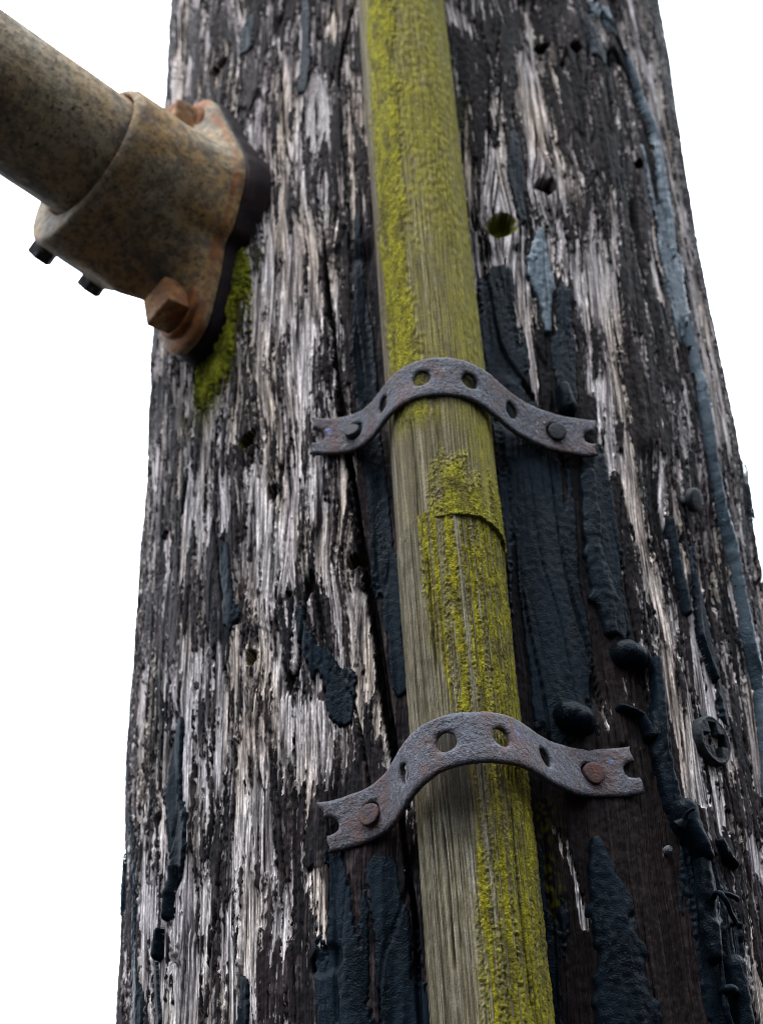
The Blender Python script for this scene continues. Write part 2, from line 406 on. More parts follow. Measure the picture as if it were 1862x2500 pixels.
for x, y, wx, dp, ms in [(545, 958, .0042, .010, .6), (626, 1293, .0022, .006, 0), (548, 1427, .0034, .006, .6), (765, 1215, .0034, .007, .5), (483, 150, .0050, .007, 0),
                     (1085, 490, .0064, .008, 1.6), (1184, 402, .0042, .009, 0), (1250, 100, .0036, .007, 0), (1182, 92, .0034, .006, 0),
                     (1463, 1160, .0045, .006, 0), (712, 2085, .0060, .010, 0), (705, 2070, .003, .008, 0), (360, 1160, .003, .005, 0), (1300, 1990, .002, .005, 0),
                     (375, 2075, .002, .003, 0), (1378, 360, .003, .006, 0), (700, 1505, .002, .003, 0), (420, 1490, .002, .003, 0)]:
    f = np.clip(stroke([(x - wx * 800, y + wx * 900), (x + wx * 700, y - wx * 700)], wx, wob=.0016, wf=110, seed=int(x)), 0, 1)
    hole = np.maximum(hole, dp * sm(0, .55, f)); mossh = np.maximum(mossh, ms * sm(-.4, .5, f + .5 * pn(S * 400, Z * 400, 77)) * (f > 0))

lowH = .0030 * pn(S * 14, Z * 3.2, 41) + .0016 * pn(S * 40, Z * 7, 42) + .0012 * ridge
eros = .0011 * Dk                                     # the dark skin stands proud of the eroded pale wood
H = lowH + eros + .00055 * fib3 + .00040 * fib * (1 - .5 * Dk) + .00018 * fib2 - crk - hole + .00025 * Dk * fbm(S * 420, Z * 260, 3, 44)
# shallow hollows along the fluted right-hand side
for pts, wd, dp in [([(1215, 950), (1240, 1200), (1290, 1500)], .012, -.003), ([(1150, 0), (1180, 300)], .012, -.004), ([(1400, 1000), (1480, 1400), (1560, 1800)], .006, -.0025),
                    ([(1330, 0), (1420, 420), (1480, 800)], .006, -.003), ([(1060, 560), (1090, 900)], .008, -.0035), ([(1100, 1900), (1150, 2218)], .012, -.004),
                    ([(790, 560), (830, 1200), (865, 1600)], .007, -.0030), ([(385, 1560), (380, 1900)], .005, -.002), ([(700, 0), (690, 300), (760, 560)], .008, -.002)]:
    H = H - abs(dp) * soft(pts, wd); lowH = lowH - abs(dp) * soft(pts, wd)

# colour
pale_a, pale_b, pale_c = lin(212, 203, 202), lin(208, 192, 178), lin(156, 146, 149)
dk_a, dk_b, dk_c = lin(29, 22, 24), lin(16, 15, 19), lin(52, 42, 43)
wv = sm(-.5, .6, pn(S * 60, Z * 14, 51)); wc = sm(-.2, .7, pn(SG * 140, Z * 10, 52))
P_ = mixc(mixc(pale_a, pale_b, wv), pale_c, .75 * wc)
fl = sm(.08, .42, fib) * .70 + sm(.08, .45, fib2) * .55
P_ = mixc(P_, lin(40, 34, 38), np.clip(fl, 0, 1))
P_ = P_ * (1 + .20 * pn(SG * 300, Z * 160, 53))[..., None]
Q_ = mixc(mixc(dk_a, dk_b, sm(-.4, .4, pn(S * 70, Z * 20, 54))), dk_c, .55 * sm(.1, .7, pn(SG * 120, Z * 16, 55)))
brown = soft([(1330, 1500), (1370, 1800), (1420, 2218)], .030)
Q_ = mixc(Q_, lin(42, 32, 31) * (.8 + .5 * sm(-.5, .5, fib))[..., None], .75 * brown)
FLD = patch + B
midt = np.clip(sm(.015, -.03, S) + .5 * sm(.05, .09, S) + .35 * sm(.5, .75, Z) * sm(-.2, .4, pn(S * 50, Z * 12, 95)), 0, 1)
Q_ = Q_ * (1 + .9 * midt)[..., None]; Q_ = mixc(Q_, lin(112, 98, 96), .38 * midt * sm(.05, .55, pn(SG * 380, Z * 60, 57) + .35 * pn(S * 500, Z * 420, 58)))
edge = np.exp(-((FLD + .16) / .07)**2)          # bright worn rim beside each dark flake
P_ = mixc(P_, lin(216, 208, 208), .32 * edge * sm(-.3, .3, pn(S * 90, Z * 30, 56)))
algae = []
for x, y in [(1000, 250), (1180, 1780), (1190, 1900), (1195, 1960)]:   # specks of algae beside the cover
    algae.append(.7 * soft([(x, y - 30), (x, y + 30)], .0032) * sm(-.2, .4, pn(S * 500, Z * 400, 78)))
f = soft([(520, 580), (508, 680), (478, 770), (445, 880)], .015); algae.append(.85 * np.clip(f + .5 * pn(SG * 300, Z * 24, 85) - .2, 0, 1) * np.clip(f * 4 - .2, 0, 1))
def overlay(c):
    c = mixc(c, lin(9, 7, 8), sm(.0003, .0016, crk)); c = mixc(c, lin(14, 11, 11), .85 * sm(.002, .006, hole))  # shade of the shallow-cut cracks put into the colour as near-black
    c = mixc(c, lin(104, 104, 20), np.clip(.85 * mossh, 0, 1))
    for g_ in algae: c = mixc(c, lin(96, 94, 22), g_)
    return c
P_ = overlay(P_); Q_ = overlay(Q_)
RO = .82 - .22 * Dk + .05 * fib
# assemble (front fine, back coarse) with plain lengths above and below
def ringcols(h_front): return h_front
Hb = .002 * pn(np.meshgrid(ab, zf)[0] * R * 30, np.meshgrid(ab, zf)[1] * 4, 41)
AB, ZB = np.meshgrid(ab, zf)
Aall = np.concatenate([A, AB], 1); Zall = np.concatenate([Z, ZB], 1); Hall = np.concatenate([H, Hb], 1)
cb = np.broadcast_to(lin(80, 70, 70), AB.shape + (3,)) * (1 + .6 * pn(AB * 40, ZB * 6, 12))[..., None]
Call = np.concatenate([P_, cb], 1); Dall = np.concatenate([Q_, cb * .3], 1); Fall = np.concatenate([FLD, .3 * pn(AB * 40, ZB * 9, 13)], 1); Rall = np.concatenate([RO, np.full(AB.shape, .8)], 1)
SGall = np.concatenate([SG, AB * R], 1)
below = np.linspace(-1.55, .15, 60); above = np.linspace(.995, 3.2, 70)
def ext(v, n, top): r = v[-1:] if top else v[:1]; return np.repeat(r, n, 0)
Aall = np.concatenate([ext(Aall, 60, 0), Aall, ext(Aall, 70, 1)]); Hall = np.concatenate([ext(Hall, 60, 0), Hall, ext(Hall, 70, 1)])
Zall = np.concatenate([np.repeat(below[:, None], NA + NB, 1), Zall, np.repeat(above[:, None], NA + NB, 1)])
Call = np.concatenate([ext(Call, 60, 0), Call, ext(Call, 70, 1)]); Dall = np.concatenate([ext(Dall, 60, 0), Dall, ext(Dall, 70, 1)]); Fall = np.concatenate([ext(Fall, 60, 0), Fall, ext(Fall, 70, 1)]); Rall = np.concatenate([ext(Rall, 60, 0), Rall, ext(Rall, 70, 1)])
SGall = np.concatenate([ext(SGall, 60, 0), SGall, ext(SGall, 70, 1)])
# sapwood slivers and lumps that break the outline
Hall = Hall + .0012 * pn(Aall * 12, Zall * 26, 90) * sm(math.radians(60), math.radians(85), np.abs(Aall))
co = cylpt(Aall, Zall, R + Hall)
pole = thing('utility_pole', 'thick weathered wooden pole with pale streaked grain and black creosote tar', 'pole', (PC[0], PC[1], -1.55))
grain = np.stack([SGall, Zall, 0 * Zall], -1)
shaft = link('shaft', raw(co, gquads(*Aall.shape, wrap=True), {'colp': Call, 'colq': Dall, 'field': Fall.ravel(), 'grain': grain.reshape(-1, 3), 'rough': Rall.ravel()}), M_POLE, pole)

def skin(name, field, thick, mat, base=None, lab=None, nz=None, thr=-.25, eps=.0008, sharp=.35):
    """A crust lying on the pole where field > 0: own mesh, its border dipping under the wood."""
    base = H if base is None else base
    top = base + np.where(field > 0, thick * (np.clip(field, 0, 1)**sharp if sharp < .45 else np.sqrt(1 - (1 - np.clip(field, 0, 1))**2)), 0) + eps * np.clip(field / .12, -1.5, 1)
    if nz is not None: top = top + nz * (field > -.1)
    keep = field > thr
    fk = keep[:-1, :-1] & keep[1:, :-1] & keep[:-1, 1:] & keep[1:, 1:]
    zi, ci = np.where(fk)
    if len(zi) == 0: return None
    z0, z1, c0, c1 = zi.min(), zi.max() + 2, ci.min(), ci.max() + 2
    a = A[z0:z1, c0:c1]; z = Z[z0:z1, c0:c1]; t = top[z0:z1, c0:c1]; f = fk[z0:z1 - 1, c0:c1 - 1]
    q = gquads(*a.shape)[f.ravel()]
    co_, q, _ = used_only(cylpt(a, z, R + t).reshape(-1, 3), q, {})
    return link(name, raw(co_, q), mat, pole, label=lab)

lump = .0006 * fbm(S * 200, Z * 42, 3, 71) + .0004 * pn(S * 500, Z * 380, 72)
flame = .55 * pn(SG * 190, Z * 16, 73) + .30 * pn(SG * 420, Z * 45, 74) + .15 * pn(S * 600, Z * 400, 75)
blobn = .35 * pn(S * 130, Z * 60, 76) + .22 * pn(S * 320, Z * 200, 79)
TB = lowH + .0004 + .42 * (H - lowH + .6 * hole)
def film(pts, wd, amt=1.0, th=.00022, mat=None):
    f = stroke(pts, wd, wob=.0012, wf=120) + (amt + .35) * flame; f[stroke(pts, np.max(wd) * 1.02) < -1.6] = -9
    skin('tar_film', f, th, mat or M_TAR, base=TB, nz=lump * .3)
def run(pts, wd, th, amt=.5, wob=.001, lab=None, mat=None):
    f = stroke(pts, wd, wob=wob, wf=50) + amt * blobn; f[stroke(pts, np.max(wd)) < -1.4] = -9
    skin('tar_run', f, th, mat or M_TAR, base=lowH + .0004 + .30 * (H - lowH + hole), nz=lump * (.55 if mat is None else .35), sharp=.5, lab=lab)
# flat, flaking films
film([(775, 480), (785, 750), (800, 900), (815, 1050), (840, 1250), (862, 1480)], [.002, .0038, .0045, .0050, .0045, .0035], .6)
film([(492, 1190), (500, 1340)], [.002, .004], 1.0)
film([(648, 1330), (665, 1400), (735, 1470), (745, 1560)], [.0025, .003, .0055, .003], .9)
film([(395, 1570), (378, 1720), (385, 1850), (372, 1960)], [.0025, .0042, .0042, .002], .8)
film([(332, 2060), (340, 2218)], [.0012, .0022], .6)
film([(292, 1760), (300, 2218)], [.0012, .0038], .6)
film([(722, 1850), (745, 2000), (762, 2230)], [.003, .0085, .0095], 1.0)
film([(830, 1880), (860, 2050), (880, 2230)], [.004, .008, .010], 1.0)
film([(660, 0), (655, 190)], [.0022, .0030], .8)
film([(540, 60), (542, 110)], [.0035, .0035], .8)
film([(1135, 930), (1165, 1100), (1195, 1300), (1225, 1560)], [.014, .017, .016, .011], .45, .0004); film([(1280, 990), (1300, 1150), (1330, 1350)], [.006, .009, .006], .8)
film([(1080, 600), (1085, 700), (1098, 880)], [.006, .008, .009], .7)
film([(1430, 460), (1450, 580), (1482, 740)], [.003, .006, .006], .9, mat=M_SHINE)
film([(1110, 300), (1125, 470)], [.004, .0035], .9)
film([(1215, 640), (1225, 860)], [.004, .005], .9)
film([(1300, 20), (1330, 60)], [.006, .006], .9, mat=M_SHINE); film([(1390, 330), (1425, 480)], [.003, .003], 1.2, mat=M_SHINE)
film([(1490, 1820), (1540, 2000), (1580, 2230)], [.006, .010, .013], .6, .0005)
film([(1270, 40), (1300, 120)], [.004, .004], .9)
film([(1165, 1850), (1175, 2000), (1180, 2230)], [.003, .006, .008], 1.0)
film([(1500, 1190), (1530, 1360), (1570, 1560)], [.002, .003, .0025], 1.0)
film([(535, 2130), (530, 2230)], [.002, .003], .8)
# thick runs and drops
run([(1285, 0), (1360, 120), (1410, 300), (1432, 440), (1450, 560)], [.0008, .0013, .0012, .0018, .0012], .0022, .8, mat=M_SHINE)
run([(1470, 690), (1500, 850), (1520, 950), (1548, 1080), (1575, 1190), (1592, 1290), (1612, 1390), (1636, 1500), (1655, 1640), (1680, 1850)],
    [.0008, .0013, .0020, .0016, .0024, .0016, .0026, .0020, .0026, .003], .0042, .45, mat=M_SHINE, lab='thick blue-grey run of tar down the right edge of the pole')
run([(1445, 1130), (1462, 1230), (1482, 1330)], [.0016, .0018, .0016], .0026, .5)
run([(1500, 1250), (1512, 1380), (1545, 1470)], [.0012, .0018, .0014], .0024, .5)
run([(1165, 500), (1168, 580), (1178, 640), (1185, 720)], [.002, .0062, .0040, .0015], .0016, 1.0, mat=M_SHINE)
run([(1270, 1030), (1285, 1200), (1305, 1300), (1320, 1370)], [.003, .0045, .0055, .0030], .0018, 1.0)
run([(1350, 1424), (1370, 1432)], [.0060, .0052], .0058, .12, lab='round drop of black tar standing out from the wood')
run([(1232, 1562), (1248, 1570)], [.0070, .0062], .0068, .12, lab='large round drop of black tar above the end of the lower strap')
run([(1408, 1440), (1418, 1600), (1432, 1700), (1448, 1760)], [.0020, .0036, .0030, .0036], .0034, .6)
run([(1462, 1770), (1470, 1800), (1505, 1870)], [.0050, .0050, .0030], .0070, .25)
run([(1505, 1880), (1525, 2000), (1530, 2080)], [.0030, .0050, .0030], .0050, .5)
run([(1278, 1830), (1310, 1960), (1330, 2080), (1350, 2230)], [.0025, .0070, .0085, .0105], .0016, 1.1)
run([(1215, 850), (1225, 890)], [.0028, .0036], .0045, .2)
run([(1340, 1540), (1380, 1560), (1400, 1600)], [.0016, .0018, .0026], .0035, .6)
run([(1548, 1830), (1562, 1860), (1580, 1880)], [.002, .0024, .0016], .003, .4)
run([(1575, 2100), (1590, 2180), (1600, 2230)], [.0045, .0035, .004], .006, .4)
run([(282, 1850), (277, 1930), (275, 1985)], [.0003, .0030, .0003], .0018, .1)
run([(1595, 1000), (1602, 1060), (1612, 1130)], [.0003, .002, .0004], .002, .3); run([(1640, 1250), (1650, 1310)], [.0003, .002], .002, .3)
run([(378, 1880), (370, 1990)], [.0014, .0018], .0030, .5); run([(352, 2020), (345, 2070)], [.0016, .0022], .003, .4)

# moss below the lamp bracket
f = stroke([(524, 560), (510, 660), (474, 760), (452, 825), (440, 865)], [.0036, .0100, .0160, .0100, .0020]) + .85 * pn(SG * 230, Z * 22, 81) + .45 * pn(S * 700, Z * 500, 82)
skin('moss', f, .0009, M_MOSS, base=H, nz=.0008 * np.abs(pn(S * 520, Z * 420, 83)) + .0005 * pn(S * 1100, Z * 900, 84), sharp=.6, lab='bright yellow-green moss on the wood below the lamp bracket')

# ------------------------------------------------------------------ generic solids
def prism(poly, t0, t1, o, ax, ay, an, bev=.0, nb=3, dome=0.0):
    """Outline poly (n x 2) swept along an from t0 to t1, with a rounded top edge."""
    poly = np.array(poly); n = len(poly); rings = []
    cen = poly.mean(0)
    rings.append((1.0, t0))
    for k in range(nb + 1):
        th = k / nb * math.pi / 2
        rings.append((1 - (bev * (1 - math.cos(th))) / np.abs(poly - cen).max(), t1 - bev + bev * math.sin(th)))
    for k in (.75, .5, .25, .02): rings.append((k, t1 + dome * (1 - k * k)))
    co_ = []
    for s_, t in rings:
        p = cen + (poly - cen) * s_
        co_.append(o + p[:, :1] * ax + p[:, 1:] * ay + t * an)
    co_ = np.array(co_); return co_.reshape(-1, 3), gquads(len(rings), n, wrap=True)
def circ(r, n=40, ph=0): t = np.arange(n) / n * 2 * math.pi + ph; return np.stack([r * np.cos(t), r * np.sin(t)], -1)
def rpoly(sides, r, n=8, rad=.18, ph=0):             # regular polygon with rounded corners
    out = []
    for i in range(sides):
        a0 = ph + 2 * math.pi * i / sides
        c = np.array([math.cos(a0), math.sin(a0)]) * r * (1 - rad)
        for k in range(n + 1):
            th = a0 + (k / n - .5) * 2 * math.pi / sides
            out.append(c + np.array([math.cos(th), math.sin(th)]) * r * rad * math.cos(math.pi / sides))
    return np.array(out)
def cubic(P, T, t):                                  # natural spline through points
    P = np.array(P, float); T = np.array(T, float); n = len(T)
    h = np.diff(T); Am = np.eye(n); b = np.zeros((n,) + P.shape[1:])
    for i in range(1, n - 1):
        Am[i, i - 1] = h[i - 1]; Am[i, i] = 2 * (h[i - 1] + h[i]); Am[i, i + 1] = h[i]
        b[i] = 6 * ((P[i + 1] - P[i]) / h[i] - (P[i] - P[i - 1]) / h[i - 1])
    Mx = np.linalg.solve(Am, b)
    i = np.clip(np.searchsorted(T, t) - 1, 0, n - 2); x0 = (t - T[i])[:, None]; x1 = (T[i + 1] - t)[:, None]; hi = h[i][:, None]
    return (Mx[i] * x1**3 + Mx[i + 1] * x0**3) / 6 / hi + (P[i] / hi - Mx[i] * hi / 6) * x1 + (P[i + 1] / hi - Mx[i + 1] * hi / 6) * x0

# ------------------------------------------------------------------ timber cover over the cable, two lengths
CW, CH = .0202, .0335
cz = []
for y, xl, xr in [(0, 780, 958), (400, 806, 1010), (600, 820, 1035), (800, 838, 1050), (1000, 845, 1080), (1100, 852, 1088), (1300, 866, 1104), (1500, 880, 1130), (1720, 900, 1146), (2000, 915, 1186), (2217, 929, 1209)]:
    a_, z_, p_ = on_cyl((xl + xr) / 2, y, R + .014); cz.append((z_, p_[0]))
cz = np.array(cz)
up_fit = np.polyfit(cz[:6, 0], cz[:6, 1], 1); lo_fit = np.polyfit(cz[5:, 0], cz[5:, 1], 1)
print('cover fits', up_fit, lo_fit, cz)
zj = on_cyl(985, 1110, R + CH)[1]
def cover(name, label, z0, z1, fit, w_, h_, upper, seed):
    root = thing(name, label, 'timber cover', (float(np.polyval(fit, zj)), PC[1] - R, float(z0)), None)
    ph = np.linspace(-1, 1, 300) * (math.pi / 2)
    dz = .00050; zz = np.arange(z0, z1, dz) if True else None
    ex = 2 / 2.25
    uu, zz2 = np.meshgrid(ph, zz)
    n = len(zz)
    sx = np.sign(np.sin(uu)) * np.abs(np.sin(uu))**ex; cy = np.abs(np.cos(uu))**ex
    u = uu / (math.pi / 2)                            # -1 left .. 1 right
    ss = uu * .030
    sg = ss + .0006 * pn(ss * 60, zz2 * 4, seed) + .0018 * pn(ss * 10, zz2 * 3, seed + 1)
    wh = lambda y: on_cyl(980, y, R + CH)[1]
    g = np.zeros_like(ss)
    gran = .5 * pn(ss * 900, zz2 * 900, seed + 2) + .35 * pn(ss * 400, zz2 * 380, seed + 3)
    if upper:
        gcol = pn(sg * 520, zz2 * 10, seed + 4)
        groove = .00016 * pn(sg * 1300, zz2 * 5, seed + 33) + .00018 * pn(sg * 700, zz2 * 4, seed + 5) + .00022 * pn(sg * 260, zz2 * 3, seed + 6)
        zt = np.array([wh(y) for y in (1000, 780, 600, 300, 0, -100)]); cu = np.interp(zz2, zt, [-.15, -.38, -.45, -.42, -.36, -.36])
        band = np.exp(-((u - cu - .06 * pn(zz2 * 25, u * 0, 4)) / .26)**2)
        thick = sm(.25, .75, band + .40 * pn(ss * 150, zz2 * 40, seed + 7) + .22 * pn(ss * 500, zz2 * 300, seed + 8))
        below_ = sm(wh(860), wh(930), zz2)            # 1 under the strap
        alg = sm(-.25, .4, u + .15 * pn(ss * 80, zz2 * 12, seed + 9)) * .40 + .70
        alg *= 1 - sm(-.62, -.80, u)
        alg = alg * (1 - .15 * sm(0, .6, gcol))
        film_ = sm(.10, .75, .45 * sm(-.5, .1, u) + .40 * pn(ss * 420, zz2 * 260, seed + 40) + .40 * pn(ss * 70, zz2 * 18, seed + 41)) * sm(.95, .8, u) * (1 - .55 * np.exp(-((u - .12) / .22)**2) * sm(wh(420), wh(560), zz2))
        thick = np.maximum(thick, .42 * film_)
        thick = thick * (1 - below_) + below_ * sm(.30, 1.0, sm(-.55, .15, u) * sm(wh(885), wh(1085), zz2) * .95 + .42 * pn(ss * 160, zz2 * 60, seed + 7) + .38 * pn(ss * 60, zz2 * 26, seed + 42) + .30 * gran)
        alg = alg * (1 - .75 * below_ * (1 - sm(.1, .5, u)))
        alg = np.clip(alg * (.85 + .5 * pn(ss * 250, zz2 * 120, seed + 10)), 0, 1)
        bare = np.exp(-((u - .05) / .28)**2) * sm(wh(400), wh(560), zz2) * (1 - below_) + .6 * np.exp(-((u + .42) / .12)**2 - ((zz2 - wh(200)) / .03)**2)
        alg = alg * (1 - .38 * np.clip(bare, 0, 1)); thick = thick * (1 - .6 * (np.clip(bare - .2, 0, 1)))
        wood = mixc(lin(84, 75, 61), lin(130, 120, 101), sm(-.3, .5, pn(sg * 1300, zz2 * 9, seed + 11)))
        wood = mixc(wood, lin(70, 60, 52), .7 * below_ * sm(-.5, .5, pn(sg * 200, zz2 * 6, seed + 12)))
        ac, tcol = lin(128, 120, 38), lin(140, 134, 18)
        amt_a, amt_t = .92 * alg, .9 * thick
        fr2 = np.abs(((sg + .0012 * pn(zz2 * 14, ss * 90, 24)) / .0022) % 1 - .5)
        fine = sm(.10, .03, fr2) * sm(-.1, .3, pn(sg * 300, zz2 * 12, seed + 18))
        wood = mixc(wood, lin(30, 25, 20), .7 * fine); groove = groove - .0003 * fine
        strap_shade = sm(wh(880), wh(850), zz2) * (1 - sm(wh(805), wh(775), zz2)) * sm(.75, .4, np.abs(u)); wood = mixc(wood, lin(38, 32, 26), .85 * strap_shade); amt_a = amt_a * (1 - .8 * strap_shade); amt_t = amt_t * (1 - .7 * strap_shade)  # shade behind the upper strap and its holes, painted into the colours
        cr_ = np.clip(1 - np.abs(ss + .0178 - .0006 * pn(zz2 * 60, zz2 * 0, 9)) / .0005, 0, 1) * sm(wh(880), wh(890), zz2)
    else:
        groove = .00050 * pn(sg * 330, zz2 * 2.2, seed + 5) + .00030 * pn(sg * 800, zz2 * 4, seed + 6)
        st = pn(sg * 330, zz2 * 2.2, seed + 5)
        zt = np.array([wh(y) for y in (2300, 2218, 1900, 1700, 1550, 1350, 1150)])
        cl_ = np.interp(zz2, zt, [-.12, -.10, -.06, .02, -.16, -.30, -.34]); crr = np.interp(zz2, zt, [1.0, 1.0, .95, .95, .80, .75, .95])
        reg = sm(-.24, .20, u - cl_ + .12 * pn(ss * 100, zz2 * 14, seed + 7)) * (1 - sm(-.05, .2, u - crr))
        thick = sm(.35, .65, reg) * sm(-.75, .05, -st * .9 + .35 * pn(ss * 200, zz2 * 50, seed + 8) + .45 * gran + .02)
        alg = .55 * reg + .35
        wood = mixc(lin(72, 64, 52), lin(124, 116, 100), sm(-.4, .4, .5 * pn(sg * 1700, zz2 * 14, seed + 11) + .3 * pn(sg * 420, zz2 * 7, seed + 13) + .3 * pn(ss * 260, zz2 * 160, seed + 19)))
        wood = mixc(wood, lin(160, 154, 142), .6 * sm(.35, .7, st) * sm(-.3, .4, pn(sg * 200, zz2 * 60, seed + 14)))
        wood = mixc(wood, lin(30, 25, 21), .85 * sm(.42, .60, -pn(sg * 700, zz2 * 7, seed + 12)))
        fr = np.abs(((sg + .0009 * pn(zz2 * 9, ss * 120, 21)) / .0041) % 1 - .5)
        rib = sm(.17, .06, fr) * sm(-.60, -.05, pn(sg * 240, zz2 * 22, seed + 16)) * sm(-.5, .0, pn(ss * 300, zz2 * 200, seed + 17))
        wood = mixc(wood, lin(166, 160, 150), .75 * rib * sm(-.25, .0, u)); thick = thick * (1 - .92 * rib)
        fr2 = np.abs(((sg + .0012 * pn(zz2 * 14, ss * 90, 24)) / .0024) % 1 - .5)
        fine = sm(.09, .03, fr2) * sm(-.25, .2, pn(sg * 300, zz2 * 12, seed + 18))
        wood = mixc(wood, lin(22, 18, 15), .85 * fine); groove = groove - .00045 * fine + .0002 * rib
        stain_shade = np.exp(-((u + .10 - .08 * pn(zz2 * 30, zz2 * 0, 3)) / .40)**2) * sm(wh(1880), wh(1720), zz2) * (1 - sm(wh(1570), wh(1535), zz2))  # stained wood below the strap, plus shade painted in behind its holes
        wood = mixc(wood, lin(34, 29, 25), .92 * np.clip(stain_shade, 0, 1)); thick = thick * (1 - .8 * np.clip(stain_shade, 0, 1))
        ac, tcol = lin(90, 82, 34), lin(136, 128, 16)
        amt_a, amt_t = .6 * alg * (1 - .92 * np.clip(stain_shade, 0, 1)), .95 * thick
        cr_ = np.zeros_like(ss)
        for u0, y0, y1 in ((-.62, 1200, 1600), (-.30, 1150, 1450), (-.55, 1700, 2300), (-.35, 1750, 2100), (-.75, 1650, 2300), (.35, 1700, 2200)):
            cr_ = np.maximum(cr_, np.clip(1 - np.abs(u - u0 - .02 * pn(zz2 * 20, zz2 * 0, int(y0))) / .022, 0, 1) * sm(wh(y1), wh(y1 - 60), zz2) * (1 - sm(wh(y0 + 60), wh(y0), zz2)))
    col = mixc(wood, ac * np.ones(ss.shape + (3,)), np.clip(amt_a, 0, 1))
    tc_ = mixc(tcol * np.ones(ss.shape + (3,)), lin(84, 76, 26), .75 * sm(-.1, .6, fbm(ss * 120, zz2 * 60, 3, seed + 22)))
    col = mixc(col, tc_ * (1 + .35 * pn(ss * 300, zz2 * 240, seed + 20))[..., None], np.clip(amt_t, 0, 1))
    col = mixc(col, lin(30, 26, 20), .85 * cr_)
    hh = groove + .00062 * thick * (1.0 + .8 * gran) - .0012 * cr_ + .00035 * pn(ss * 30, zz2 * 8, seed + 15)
    # a ragged cut edge at the joint
    zz3 = zz2.copy(); jag = .0007 * pn(ss * 150, ss * 0, seed + 30) + .0012 * u
    if upper: zz3[:1] += jag[:1]; zz3[1] += jag[1] * .5
    taper = 1 + (.00 if upper else .0)
    cx = np.polyval(fit, zz2)
    X = cx + (w_ + hh) * sx * taper; Y = PC[1] - math.sqrt(R * R) - (-.002) - (h_ + hh - .002) * cy
    # side walls continue down into the pole: add skirt columns
    skl = np.stack([X[:, 0], Y[:, 0] + .016, zz3[:, 0]], -1)[:, None]; skr = np.stack([X[:, -1], Y[:, -1] + .016, zz3[:, -1]], -1)[:, None]
    G = np.concatenate([skl, np.stack([X, Y, zz3], -1), skr], 1)
    cc = np.concatenate([col[:, :1], col, col[:, -1:]], 1); gg = np.concatenate([thick[:, :1], thick, thick[:, -1:]], 1)
    gv = np.stack([sg, zz2, 0 * sg], -1); gv = np.concatenate([gv[:, :1], gv, gv[:, -1:]], 1)
    # end face: a ring pulled in to a hollow
    def endface(row):
        r0 = G[row]; c_ = np.array([cx[row, 0], PC[1] - R + .004, 0]);
        out = r0.copy(); out[:, 0] = c_[0] + (r0[:, 0] - c_[0]) * .80; out[:, 1] = c_[1] + (r0[:, 1] - c_[1]) * .84
        return out
    top = endface(-1)[None]; bot = endface(0)[None]
    G = np.concatenate([bot, G, top]); cc = np.concatenate([cc[:1] * .6, cc, cc[-1:] * .6]); gg = np.concatenate([gg[:1] * 0, gg, gg[-1:] * 0]); gv = np.concatenate([gv[:1], gv, gv[-1:]])
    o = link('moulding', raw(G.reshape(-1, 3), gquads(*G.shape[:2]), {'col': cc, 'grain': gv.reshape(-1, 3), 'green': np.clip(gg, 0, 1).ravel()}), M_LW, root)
    return root
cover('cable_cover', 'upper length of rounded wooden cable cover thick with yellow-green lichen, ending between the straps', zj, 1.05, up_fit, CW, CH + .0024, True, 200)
cover('cable_cover', 'lower grey ribbed length of wooden cable cover, passing under the lower strap', .12, zj + .004, lo_fit, CW - .0006, CH + .0016, False, 300)

